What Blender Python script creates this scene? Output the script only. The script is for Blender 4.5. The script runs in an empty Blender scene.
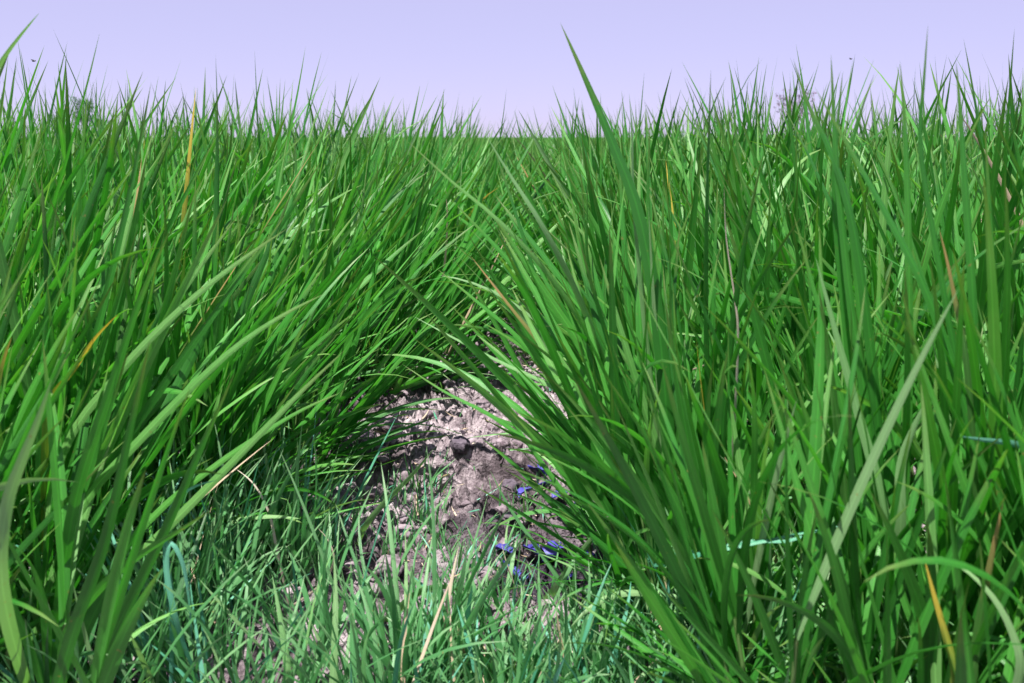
import bpy, math, random
import numpy as np
from mathutils import Vector, Matrix

R = math.radians
rng = np.random.default_rng(11)
random.seed(5)
sc = bpy.context.scene
col = sc.collection

# ------------------------------------------------------------------ camera, world, sun, exposure
CAM = Vector((0.0, 0.0, 0.62))
PITCH, YAW, LENS = 11.6, 2.5, 35.0
W, H = 1024, 683
cd = bpy.data.cameras.new('camera')
cam = bpy.data.objects.new('camera', cd)
col.objects.link(cam)
cam.location = CAM
cam.rotation_euler = (R(90 - PITCH), 0, R(YAW))
cd.lens = LENS
cd.sensor_width = 36
cd.clip_start = 0.02
cd.clip_end = 6000
cd.dof.use_dof = True
cd.dof.focus_distance = 1.75
cd.dof.aperture_fstop = 9.0
sc.camera = cam

SUN_EL, SUN_AZ = 69.0, 212.0          # azimuth clockwise from +Y (the direction of the path)
wd = bpy.data.worlds.new('World')
sc.world = wd
wd.use_nodes = True
nt = wd.node_tree
sky = nt.nodes.new('ShaderNodeTexSky')
sky.sky_type = 'NISHITA'
sky.sun_disc = False
sky.sun_elevation = R(SUN_EL)
sky.sun_rotation = R(SUN_AZ)
sky.altitude = 0
sky.air_density = 0.6
sky.dust_density = 0.3
sky.ozone_density = 1.0
tint = nt.nodes.new('ShaderNodeMix')
tint.data_type = 'RGBA'
tint.blend_type = 'MULTIPLY'
tint.inputs[0].default_value = 1.0
tint.inputs[7].default_value = (1.0, 0.76, 1.10, 1)
nt.links.new(sky.outputs[0], tint.inputs[6])
veil = nt.nodes.new('ShaderNodeMix')          # thin bright summer veil that evens the sky out
veil.data_type = 'RGBA'
veil.inputs[0].default_value = 0.72
veil.inputs[7].default_value = (4.0, 3.8, 5.4, 1)
nt.links.new(tint.outputs[2], veil.inputs[6])
nt.links.new(veil.outputs[2], nt.nodes['Background'].inputs[0])
nt.nodes['Background'].inputs[1].default_value = 0.075

sl = bpy.data.lights.new('sun', 'SUN')
sl.energy = 4.8
sl.angle = R(0.5)
sl.color = (1.0, 0.96, 0.88)
sun = bpy.data.objects.new('sun', sl)
col.objects.link(sun)
sd = Vector((math.sin(R(SUN_AZ)) * math.cos(R(SUN_EL)), math.cos(R(SUN_AZ)) * math.cos(R(SUN_EL)), math.sin(R(SUN_EL))))
sun.rotation_euler = sd.to_track_quat('Z', 'Y').to_euler()
sun.location = (0, 0, 20)

sc.view_settings.view_transform = 'Standard'
sc.view_settings.look = 'None'
sc.view_settings.exposure = 1.18
sc.view_settings.gamma = 1.0
sc.render.engine = 'CYCLES'
sc.cycles.use_denoising = True
sc.cycles.max_bounces = 8
sc.cycles.diffuse_bounces = 3
sc.cycles.glossy_bounces = 2
sc.cycles.transmission_bounces = 5

# ------------------------------------------------------------------ helpers
CR = Matrix.Rotation(R(YAW), 3, 'Z') @ Matrix.Rotation(R(90 - PITCH), 3, 'X')
FPX = LENS / 36.0 * W

def at(px, py, Y):
    """the place at distance Y along the path that the photograph shows at this pixel"""
    d = CR @ Vector(((px - W / 2) / FPX, (H / 2 - py) / FPX, -1.0))
    k = Y / d.y
    return np.array(CAM + d * k)

def tag(o, label=None, cat=None, group=None, kind=None):
    if label: o['label'] = label
    if cat: o['category'] = cat
    if group: o['group'] = group
    if kind: o['kind'] = kind
    return o

def link_mesh(name, me, parent=None):
    o = bpy.data.objects.new(name, me)
    col.objects.link(o)
    if parent is not None:
        o.parent = parent
    return o

def empty(name, loc):
    o = bpy.data.objects.new(name, None)
    o.empty_display_size = 0.05
    col.objects.link(o)
    o.location = loc
    return o

def np_mesh(name, V, F, mats, C=None, midx=None, smooth=True):
    """V (n,3) verts, F (m,4) quads or list of polys, C (n,4) vertex data called 'leaf'"""
    me = bpy.data.meshes.new(name)
    V = np.asarray(V, np.float32)
    F = np.asarray(F, np.int32)
    n, (m, k) = len(V), F.shape
    me.vertices.add(n)
    me.vertices.foreach_set('co', V.ravel())
    me.loops.add(m * k)
    me.loops.foreach_set('vertex_index', F.ravel())
    me.polygons.add(m)
    me.polygons.foreach_set('loop_start', np.arange(m, dtype=np.int32) * k)
    me.polygons.foreach_set('loop_total', np.full(m, k, np.int32))
    for mt in mats:
        me.materials.append(mt)
    if midx is not None:
        me.polygons.foreach_set('material_index', np.asarray(midx, np.int32))
    me.update(calc_edges=True)
    if smooth:
        me.polygons.foreach_set('use_smooth', np.ones(m, bool))
    if C is not None:
        a = me.attributes.new('leaf', 'FLOAT_COLOR', 'POINT')
        a.data.foreach_set('color', np.asarray(C, np.float32).ravel())
    return me

# numpy noise ------------------------------------------------------
def _h(ix, iy, s):
    n = (ix.astype(np.int64) * 374761393 + iy.astype(np.int64) * 668265263 + s * 974711) & 0x7fffffff
    n = ((n ^ (n >> 13)) * 1274126177) & 0x7fffffff
    n = (n ^ (n >> 16)) & 0xffff
    return n / 65535.0

def vnoise(x, y, s=0):
    ix, iy = np.floor(x), np.floor(y)
    fx, fy = x - ix, y - iy
    fx, fy = fx * fx * fx * (fx * (fx * 6 - 15) + 10), fy * fy * fy * (fy * (fy * 6 - 15) + 10)
    a, b = _h(ix, iy, s), _h(ix + 1, iy, s)
    c, d = _h(ix, iy + 1, s), _h(ix + 1, iy + 1, s)
    return a + (b - a) * fx + (c - a) * fy + (a - b - c + d) * fx * fy

def fbm(x, y, o=4, s=0):
    v, a = 0, 0.5
    for k in range(o):
        v = v + a * vnoise(x, y, s + k * 17)
        x, y, a = x * 2.03 + 3.1, y * 2.03 + 1.7, a * 0.5
    return v

def worley(x, y, s=0):
    ix, iy = np.floor(x), np.floor(y)
    d1 = np.full(np.shape(x), 9.0); d2 = d1.copy(); idv = d1.copy()
    for i in (-1, 0, 1):
        for j in (-1, 0, 1):
            cx, cy = ix + i, iy + j
            dx = cx + 0.1 + 0.8 * _h(cx, cy, s) - x
            dy = cy + 0.1 + 0.8 * _h(cx, cy, s + 5) - y
            d = np.sqrt(dx * dx + dy * dy)
            near = d < d1
            d2 = np.where(near, d1, np.minimum(d2, d))
            idv = np.where(near, _h(cx, cy, s + 9), idv)
            d1 = np.where(near, d, d1)
    return d1, d2, idv

def sstep(a, b, x):
    t = np.clip((x - a) / (b - a), 0, 1)
    return t * t * (3 - 2 * t)

# the path runs along +Y, slightly winding
def path_c(y):
    return -0.15 + 0.03 * np.sin(y * 1.1 + 0.4) + 0.015 * np.clip(y - 2.4, 0, 4)

def path_w(y):
    return 0.28 - 0.17 * sstep(2.05, 2.45, y)

def ground_z(x, y):
    x = np.asarray(x, float); y = np.asarray(y, float)
    near = 1 - sstep(4.5, 7.5, y)
    z = 0.05 * (fbm(x * 1.3, y * 1.3, 3, 3) - 0.45)
    wx = x + 0.05 * (fbm(x * 9, y * 9, 2, 71) - 0.4)
    wy = y + 0.05 * (fbm(x * 9, y * 9, 2, 77) - 0.4)
    # clods: plates of dried mud parted by cracks
    d1, d2, i1 = worley(wx * 11, wy * 11, 21)
    crack = sstep(0.0, 0.13, d2 - d1)
    e1, e2, i2 = worley(wx * 27, wy * 27, 33)
    crumb = sstep(0.0, 0.25, e2 - e1)
    z = z + near * (0.026 * (crack - 1) + 0.030 * (i1 - 0.5) + 0.010 * (crumb - 1) * (0.4 + i2) + 0.010 * (i2 - 0.5))
    rg = 1 - np.abs(2 * fbm(wx * 30, wy * 30, 4, 61) / 0.94 - 1)
    f1, f2, i3 = worley(wx * 52 + 0.6 * vnoise(x * 80, y * 80, 91), wy * 52, 47)
    g1, g2, i4 = worley(x * 110, y * 110, 49)
    z = z + near * (0.034 * (fbm(x * 36, y * 36, 5, 55) - 0.45) - 0.018 * sstep(0.60, 1.0, rg)
                    + 0.012 * (i3 - 0.5) + 0.006 * (i4 - 0.5) - 0.008 * (1 - sstep(0, 0.16, f2 - f1)) - 0.006 * (i2 > 0.7) * (1 - e1))
    # the sunlit trodden ledge that ends in a small step
    ledge_y = 1.74 + 0.06 * np.sin(x * 9.0) + 0.08 * (vnoise(x * 7, y * 0 + 2.0, 9) - 0.5)
    z = z + 0.055 * sstep(-0.015, 0.03, y - ledge_y) * (1 - sstep(2.4, 3.6, y)) * (1 - sstep(0.35, 0.5, np.abs(x - path_c(y))))
    # the wet hollow at the foot of the right-hand plants
    r = np.sqrt(((x + 0.0) / 0.13) ** 2 + ((y - 1.43) / 0.17) ** 2)
    z = z - 0.055 * (1 - sstep(0.45, 1.1, r))
    return z

# ------------------------------------------------------------------ materials
def nodes_mat(name):
    m = bpy.data.materials.new(name)
    m.use_nodes = True
    t = m.node_tree
    for n in list(t.nodes): t.nodes.remove(n)
    out = t.nodes.new('ShaderNodeOutputMaterial')
    return m, t, out

def N(t, typ, **kw):
    n = t.nodes.new(typ)
    for k, v in kw.items():
        if k == 'ins':
            for i, x in v.items(): n.inputs[i].default_value = x
        else:
            setattr(n, k, v)
    return n

def ramp(t, stops, interp='LINEAR'):
    r = t.nodes.new('ShaderNodeValToRGB')
    r.color_ramp.interpolation = interp
    el = r.color_ramp.elements
    while len(el) < len(stops): el.new(0.5)
    for e, (p, c) in zip(el, stops):
        e.position = p
        e.color = (*c, 1)
    return r

def leaf_material(name, stops, tip=None, tip_from=0.8, rough=0.42, transl=0.35, rib=1.35, tcol=(1.1, 1.4, 0.5), base=None, spec=0.6):
    m, t, out = nodes_mat(name)
    L = t.links.new
    at_ = N(t, 'ShaderNodeAttribute', attribute_name='leaf')
    sp = N(t, 'ShaderNodeSeparateColor')
    L(at_.outputs['Color'], sp.inputs[0])
    rnd, along, across = sp.outputs[0], sp.outputs[1], sp.outputs[2]
    geo = N(t, 'ShaderNodeNewGeometry')
    no = N(t, 'ShaderNodeTexNoise', ins={'Scale': 14.0, 'Detail': 3.0})
    L(geo.outputs['Position'], no.inputs['Vector'])
    ad = N(t, 'ShaderNodeMath', operation='MULTIPLY_ADD', ins={1: 0.45})
    L(no.outputs[0], ad.inputs[0])
    sh = N(t, 'ShaderNodeMath', operation='SUBTRACT', ins={1: 0.22})
    L(rnd, sh.inputs[0])
    L(sh.outputs[0], ad.inputs[2])
    rp = ramp(t, stops)
    L(ad.outputs[0], rp.inputs[0])
    c = rp.outputs[0]
    if base is not None:
        f = N(t, 'ShaderNodeMapRange', ins={1: 0.28, 2: 0.0, 3: 0.0, 4: 0.8})
        L(along, f.inputs[0])
        mx = N(t, 'ShaderNodeMix', data_type='RGBA')
        mx.inputs[7].default_value = (*base, 1)
        L(f.outputs[0], mx.inputs[0]); L(c, mx.inputs[6])
        c = mx.outputs[2]
    if tip is not None:
        nn = N(t, 'ShaderNodeTexNoise', ins={'Scale': 60.0, 'Detail': 2.0})
        L(geo.outputs['Position'], nn.inputs['Vector'])
        a2 = N(t, 'ShaderNodeMath', operation='MULTIPLY_ADD', ins={1: 0.16})
        L(nn.outputs[0], a2.inputs[0]); L(along, a2.inputs[2])
        f = N(t, 'ShaderNodeMapRange', ins={1: tip_from - 0.02, 2: tip_from + 0.26, 3: 0.0, 4: 1.0})
        L(a2.outputs[0], f.inputs[0])
        mx = N(t, 'ShaderNodeMix', data_type='RGBA')
        mx.inputs[7].default_value = (*tip, 1)
        L(f.outputs[0], mx.inputs[0]); L(c, mx.inputs[6])
        c = mx.outputs[2]
    # small brown scars
    n4 = N(t, 'ShaderNodeTexNoise', ins={'Scale': 130.0, 'Detail': 2.0})
    L(geo.outputs['Position'], n4.inputs['Vector'])
    f4 = N(t, 'ShaderNodeMapRange', ins={1: 0.70, 2: 0.78, 3: 0.0, 4: 0.75})
    L(n4.outputs[0], f4.inputs[0])
    m4 = N(t, 'ShaderNodeMix', data_type='RGBA')
    m4.inputs[7].default_value = (0.22, 0.17, 0.05, 1)
    L(f4.outputs[0], m4.inputs[0]); L(c, m4.inputs[6])
    c = m4.outputs[2]
    # fine parallel veins and a pale midrib
    st = N(t, 'ShaderNodeMath', operation='MULTIPLY', ins={1: 75.0})
    L(across, st.inputs[0])
    sn = N(t, 'ShaderNodeMath', operation='SINE')
    L(st.outputs[0], sn.inputs[0])
    v1 = N(t, 'ShaderNodeMath', operation='MULTIPLY_ADD', ins={1: 0.07, 2: 1.0})
    L(sn.outputs[0], v1.inputs[0])
    dm = N(t, 'ShaderNodeMath', operation='SUBTRACT', ins={1: 0.5})
    L(across, dm.inputs[0])
    ab = N(t, 'ShaderNodeMath', operation='ABSOLUTE')
    L(dm.outputs[0], ab.inputs[0])
    mr = N(t, 'ShaderNodeMapRange', ins={1: 0.09, 2: 0.03, 3: 1.0, 4: rib})
    L(ab.outputs[0], mr.inputs[0])
    mu = N(t, 'ShaderNodeMath', operation='MULTIPLY')
    L(v1.outputs[0], mu.inputs[0]); L(mr.outputs[0], mu.inputs[1])
    vm = N(t, 'ShaderNodeVectorMath', operation='SCALE')
    L(c, vm.inputs[0]); L(mu.outputs[0], vm.inputs['Scale'])
    bs = N(t, 'ShaderNodeBsdfPrincipled', ins={'Roughness': rough, 'Specular IOR Level': spec})
    L(vm.outputs[0], bs.inputs['Base Color'])
    bp = N(t, 'ShaderNodeBump', ins={'Strength': 0.25, 'Distance': 0.0006})
    L(sn.outputs[0], bp.inputs['Height'])
    L(bp.outputs[0], bs.inputs['Normal'])
    tc = N(t, 'ShaderNodeVectorMath', operation='MULTIPLY')
    tc.inputs[1].default_value = tcol
    L(vm.outputs[0], tc.inputs[0])
    tr = N(t, 'ShaderNodeBsdfTranslucent')
    L(tc.outputs[0], tr.inputs['Color'])
    ms = N(t, 'ShaderNodeMixShader', ins={0: transl})
    L(bs.outputs[0], ms.inputs[1]); L(tr.outputs[0], ms.inputs[2])
    L(ms.outputs[0], out.inputs[0])
    return m

M_GREEN = leaf_material('rice_leaf', [(0.0, (0.016, 0.112, 0.012)), (0.4, (0.038, 0.212, 0.025)), (0.75, (0.074, 0.300, 0.042)), (1.0, (0.160, 0.375, 0.100))],
                        tip=(0.16, 0.22, 0.05), tip_from=0.90)
M_TEAL = leaf_material('teal_leaf', [(0.0, (0.04, 0.20, 0.11)), (0.5, (0.08, 0.31, 0.19)), (1.0, (0.15, 0.42, 0.31))], transl=0.2, tcol=(0.8, 1.2, 0.9), rib=1.2)
M_YELLOW = leaf_material('yellowing_leaf', [(0.0, (0.10, 0.22, 0.03)), (1.0, (0.20, 0.30, 0.04))], tip=(0.55, 0.42, 0.06), tip_from=0.62, tcol=(1.2, 1.2, 0.5))
M_BROWN = leaf_material('browning_leaf', [(0.0, (0.05, 0.16, 0.03)), (1.0, (0.08, 0.20, 0.04))], tip=(0.34, 0.23, 0.09), tip_from=0.68)
M_DRY = leaf_material('dry_straw', [(0.0, (0.33, 0.24, 0.14)), (0.5, (0.50, 0.38, 0.27)), (1.0, (0.62, 0.54, 0.45))], transl=0.15, tcol=(1, 1, 0.9), rough=0.7, rib=1.05, spec=0.2)
M_PALE = leaf_material('pale_leaf', [(0.0, (0.16, 0.34, 0.12)), (1.0, (0.26, 0.42, 0.20))], rib=1.2, transl=0.25)
M_GRASS = leaf_material('weed_grass_leaf', [(0.0, (0.040, 0.150, 0.045)), (0.5, (0.095, 0.295, 0.105)), (1.0, (0.20, 0.40, 0.18))], tip=(0.26, 0.38, 0.20), tip_from=0.9, rib=1.15, tcol=(0.95, 1.3, 0.85))
M_STEM = leaf_material('rice_stem', [(0.0, (0.07, 0.17, 0.04)), (1.0, (0.16, 0.27, 0.08))], rib=1.0, transl=0.1, base=(0.20, 0.16, 0.10))
LEAF_MATS = [M_GREEN, M_TEAL, M_YELLOW, M_BROWN, M_DRY, M_PALE, M_GRASS, M_STEM]
GREEN, TEAL, YELLOW, BROWN, DRY, PALE, GRASS, STEM = range(8)

def soil_material():
    m, t, out = nodes_mat('soil')
    L = t.links.new
    g = N(t, 'ShaderNodeNewGeometry')
    n1 = N(t, 'ShaderNodeTexNoise', ins={'Scale': 5.0, 'Detail': 6.0, 'Roughness': 0.62})
    n2 = N(t, 'ShaderNodeTexNoise', ins={'Scale': 55.0, 'Detail': 5.0, 'Roughness': 0.65})
    n3 = N(t, 'ShaderNodeTexNoise', ins={'Scale': 260.0, 'Detail': 3.0})
    for n in (n1, n2, n3): L(g.outputs['Position'], n.inputs['Vector'])
    r1 = ramp(t, [(0.30, (0.065, 0.050, 0.058)), (0.46, (0.165, 0.130, 0.148)), (0.60, (0.35, 0.29, 0.32)), (0.76, (0.50, 0.43, 0.46))])
    ad = N(t, 'ShaderNodeMath', operation='MULTIPLY_ADD', ins={1: 0.85})
    L(n2.outputs[0], ad.inputs[0])
    sb = N(t, 'ShaderNodeMath', operation='SUBTRACT', ins={1: 0.43})
    L(n1.outputs[0], sb.inputs[0]); L(sb.outputs[0], ad.inputs[2])
    L(ad.outputs[0], r1.inputs[0])
    # the wet hollow; its dark tint also paints in the overhanging rice's shade
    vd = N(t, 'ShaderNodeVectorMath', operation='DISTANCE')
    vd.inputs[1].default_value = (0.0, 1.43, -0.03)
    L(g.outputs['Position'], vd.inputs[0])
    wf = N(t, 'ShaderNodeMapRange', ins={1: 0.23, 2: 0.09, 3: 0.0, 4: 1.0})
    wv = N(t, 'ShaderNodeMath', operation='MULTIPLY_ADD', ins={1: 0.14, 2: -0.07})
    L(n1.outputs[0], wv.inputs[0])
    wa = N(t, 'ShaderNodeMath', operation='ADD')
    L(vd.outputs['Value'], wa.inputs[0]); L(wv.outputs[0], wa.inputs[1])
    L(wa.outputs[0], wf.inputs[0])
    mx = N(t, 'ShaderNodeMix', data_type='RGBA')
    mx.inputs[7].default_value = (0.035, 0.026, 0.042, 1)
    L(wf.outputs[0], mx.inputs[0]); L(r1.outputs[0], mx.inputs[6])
    # beyond the near rows the field floor is covered in green growth
    sy = N(t, 'ShaderNodeSeparateXYZ')
    L(g.outputs['Position'], sy.inputs[0])
    ff = N(t, 'ShaderNodeMapRange', ins={1: 30.0, 2: 90.0, 3: 0.0, 4: 1.0})
    ln = N(t, 'ShaderNodeVectorMath', operation='LENGTH')
    L(g.outputs['Position'], ln.inputs[0]); L(ln.outputs['Value'], ff.inputs[0])
    m2 = N(t, 'ShaderNodeMix', data_type='RGBA')
    m2.inputs[7].default_value = (0.05, 0.15, 0.04, 1)
    L(ff.outputs[0], m2.inputs[0]); L(mx.outputs[2], m2.inputs[6])
    bs = N(t, 'ShaderNodeBsdfPrincipled', ins={'Specular IOR Level': 0.25})
    L(m2.outputs[2], bs.inputs['Base Color'])
    rr = N(t, 'ShaderNodeMapRange', ins={1: 0.0, 2: 1.0, 3: 0.92, 4: 0.45})
    L(wf.outputs[0], rr.inputs[0]); L(rr.outputs[0], bs.inputs['Roughness'])
    b1 = N(t, 'ShaderNodeBump', ins={'Strength': 0.9, 'Distance': 0.012})
    L(n2.outputs[0], b1.inputs['Height'])
    b2 = N(t, 'ShaderNodeBump', ins={'Strength': 0.8, 'Distance': 0.004})
    L(n3.outputs[0], b2.inputs['Height']); L(b1.outputs[0], b2.inputs['Normal'])
    L(b2.outputs[0], bs.inputs['Normal'])
    L(bs.outputs[0], out.inputs[0])
    return m
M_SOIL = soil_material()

def simple_mat(name, a, b, scale=20, rough=0.8, bump=0.0, spec=0.3, transl=0.0):
    m, t, out = nodes_mat(name)
    L = t.links.new
    g = N(t, 'ShaderNodeNewGeometry')
    n = N(t, 'ShaderNodeTexNoise', ins={'Scale': scale, 'Detail': 5.0, 'Roughness': 0.6})
    L(g.outputs['Position'], n.inputs['Vector'])
    r = ramp(t, [(0.3, a), (0.7, b)])
    L(n.outputs[0], r.inputs[0])
    bs = N(t, 'ShaderNodeBsdfPrincipled', ins={'Roughness': rough, 'Specular IOR Level': spec})
    L(r.outputs[0], bs.inputs['Base Color'])
    if bump:
        bp = N(t, 'ShaderNodeBump', ins={'Strength': 0.8, 'Distance': bump})
        L(n.outputs[0], bp.inputs['Height']); L(bp.outputs[0], bs.inputs['Normal'])
    if transl:
        tr = N(t, 'ShaderNodeBsdfTranslucent')
        L(r.outputs[0], tr.inputs[0])
        ms = N(t, 'ShaderNodeMixShader', ins={0: transl})
        L(bs.outputs[0], ms.inputs[1]); L(tr.outputs[0], ms.inputs[2])
        L(ms.outputs[0], out.inputs[0])
    else:
        L(bs.outputs[0], out.inputs[0])
    return m
M_CLOD = simple_mat('soil_clod', (0.10, 0.073, 0.09), (0.34, 0.275, 0.315), 70, 0.95, 0.004, 0.2)
M_CLOD_DARK = simple_mat('dark_soil_clod', (0.05, 0.038, 0.055), (0.16, 0.13, 0.165), 90, 0.95, 0.004, 0.2)
M_BLUE = simple_mat('blue_leaf_scrap', (0.03, 0.025, 0.20), (0.095, 0.085, 0.46), 45, 0.5, 0.0008, 0.4, 0.1)  # blue kept dark: shade of the overhanging rice is put into the colour
M_TREE = simple_mat('far_tree_leaves', (0.16, 0.10, 0.17), (0.26, 0.17, 0.25), 3, 0.8, 0, 0.2, 0.2)
M_TREEG = simple_mat('far_green_leaves', (0.05, 0.12, 0.06), (0.10, 0.18, 0.10), 3, 0.8, 0, 0.2, 0.2)
M_BARK = simple_mat('bark', (0.10, 0.075, 0.09), (0.19, 0.15, 0.17), 6, 0.9, 0.01)
M_INSECT = simple_mat('insect_body', (0.008, 0.008, 0.010), (0.02, 0.018, 0.02), 400, 0.35)
M_WING = simple_mat('insect_wing', (0.10, 0.10, 0.12), (0.18, 0.18, 0.20), 400, 0.3, 0, 0.5, 0.5)

# ------------------------------------------------------------------ ground
def axis(segs):
    a = []
    for (s, e, st) in segs:
        a.append(np.arange(s, e - 1e-6, st))
    a.append(np.array([segs[-1][1]]))
    return np.concatenate(a)
gx = axis([(-3000, -300, 900), (-300, -40, 52), (-40, -6, 4), (-6, -1.2, 0.2), (-1.2, -0.62, 0.03), (-0.62, 0.36, 0.0042), (0.36, 1.2, 0.03), (1.2, 6, 0.2), (6, 40, 4), (40, 300, 52), (300, 3000, 900)])
gy = axis([(-60, -4, 8), (-4, 0.8, 0.2), (0.8, 2.7, 0.0045), (2.7, 3.0, 0.01), (3.0, 5.0, 0.025), (5.0, 12, 0.15), (12, 60, 3), (60, 400, 34), (400, 4000, 600)])
GX, GY = np.meshgrid(gx, gy)
GZ = ground_z(GX, GY)
nx, ny = len(gx), len(gy)
V = np.stack([GX.ravel(), GY.ravel(), GZ.ravel()], 1)
I = (np.arange(ny - 1)[:, None] * nx + np.arange(nx - 1)[None, :]).ravel()
F = np.stack([I, I + 1, I + nx + 1, I + nx], 1)
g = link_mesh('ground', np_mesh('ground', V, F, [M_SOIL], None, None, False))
tag(g, 'dry cracked lilac grey soil of the path and field floor', 'ground', kind='structure')

# ------------------------------------------------------------------ leaves
def strip_pattern(n, k):
    i = (np.arange(n - 1)[:, None] * k + np.arange(k - 1)[None, :]).ravel()
    return np.stack([i, i + 1, i + k + 1, i + k], 1)

def strips(P, S, Wd, fold, rnd, k=3, t0=0.0, t1=1.0):
    """P (B,n,3) centre lines, S (B,n,3) unit width axes, Wd (B,n) widths, fold (B,) V depth; returns V, F, C, blade id of each face"""
    B, n, _ = P.shape
    T = np.gradient(P, axis=1)
    T /= np.linalg.norm(T, axis=2, keepdims=True) + 1e-9
    Nn = np.cross(S, T)
    if k == 3:
        Vv = np.stack([P - S * Wd[..., None] * .5, P - Nn * (fold[:, None] * Wd)[..., None], P + S * Wd[..., None] * .5], 2)
        ac = np.array([0, .5, 1.0])
    else:
        Vv = np.stack([P - S * Wd[..., None] * .5, P + S * Wd[..., None] * .5], 2)
        ac = np.array([0.1, 0.9])
    C = np.empty((B, n, k, 4))
    C[..., 0] = rnd[:, None, None]
    C[..., 1] = np.linspace(t0, t1, n)[None, :, None]
    C[..., 2] = ac[None, None, :]
    C[..., 3] = 1
    pat = strip_pattern(n, k)
    Fv = (pat[None] + (np.arange(B) * n * k)[:, None, None]).reshape(-1, 4)
    return Vv.reshape(-1, 3), Fv, C.reshape(-1, 4), np.repeat(np.arange(B), len(pat))

def profile(n, B, t0=0.0, narrow=0.55):
    t = np.linspace(t0, 1, n)[None, :].repeat(B, 0)
    return (narrow + (1 - narrow) * sstep(0, 0.3, t)) * np.clip(1 - t ** 2.6, 0, 1) ** 0.85 + 0.02 * (t < 1)

def curve_leaves(base, az, tilt, bend, L, n, power=1.6, twist0=None, twist1=None, lean=None, side_bend=None):
    """centre lines and width axes: the tilt from vertical grows from tilt to tilt + bend; lean (B,2) shears sideways"""
    B = len(base)
    s = np.linspace(0, 1, n)[None, :]
    th = tilt[:, None] + bend[:, None] * s ** power
    a = az[:, None] + (0 if side_bend is None else side_bend[:, None] * s ** 2)
    D = np.stack([np.sin(th) * np.cos(a), np.sin(th) * np.sin(a), np.cos(th)], 2)
    if lean is not None:
        D[..., :2] += lean[:, None, :]
        D /= np.linalg.norm(D, axis=2, keepdims=True)
    st = (L / (n - 1))[:, None, None]
    P = base[:, None, :] + np.concatenate([np.zeros((B, 1, 3)), np.cumsum((D[:, :-1] + D[:, 1:]) * .5 * st, 1)], 1)
    ref = np.stack([-np.sin(a) + 0 * th, np.cos(a) + 0 * th, 0 * th], 2)
    S = ref - D * (ref * D).sum(2, keepdims=True)
    S /= np.linalg.norm(S, axis=2, keepdims=True) + 1e-9
    if twist0 is not None:
        tw = (twist0[:, None] + (twist1 - twist0)[:, None] * s)[..., None]
        S = S * np.cos(tw) + np.cross(D, S) * np.sin(tw)
    return P, S

def tube(P, r, rnd, k=6):
    """a tapered stalk along P (n,3) with radii r (n,)"""
    n = len(P)
    T = np.gradient(P, axis=0)
    T /= np.linalg.norm(T, axis=1, keepdims=True)
    X = np.cross(T, np.array([0.3, 0.9, 0.1]))
    X /= np.linalg.norm(X, axis=1, keepdims=True)
    Y = np.cross(T, X)
    a = np.linspace(0, 2 * np.pi, k, endpoint=False)
    V = P[:, None] + r[:, None, None] * (X[:, None] * np.cos(a)[None, :, None] + Y[:, None] * np.sin(a)[None, :, None])
    i = np.arange(n - 1)[:, None] * k + np.arange(k)[None]
    j = np.arange(n - 1)[:, None] * k + (np.arange(k)[None] + 1) % k
    F = np.stack([i, j, j + k, i + k], 2).reshape(-1, 4)
    C = np.zeros((n, k, 4))
    C[..., 0] = rnd; C[..., 1] = np.linspace(0, 1, n)[:, None]; C[..., 2] = 0.25; C[..., 3] = 1
    return V.reshape(-1, 3), F, C.reshape(-1, 4)

def kind_pick(u):
    return DRY if u < 0.002 else YELLOW if u < 0.0035 else BROWN if u < 0.0055 else PALE if u < 0.025 else GREEN

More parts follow.
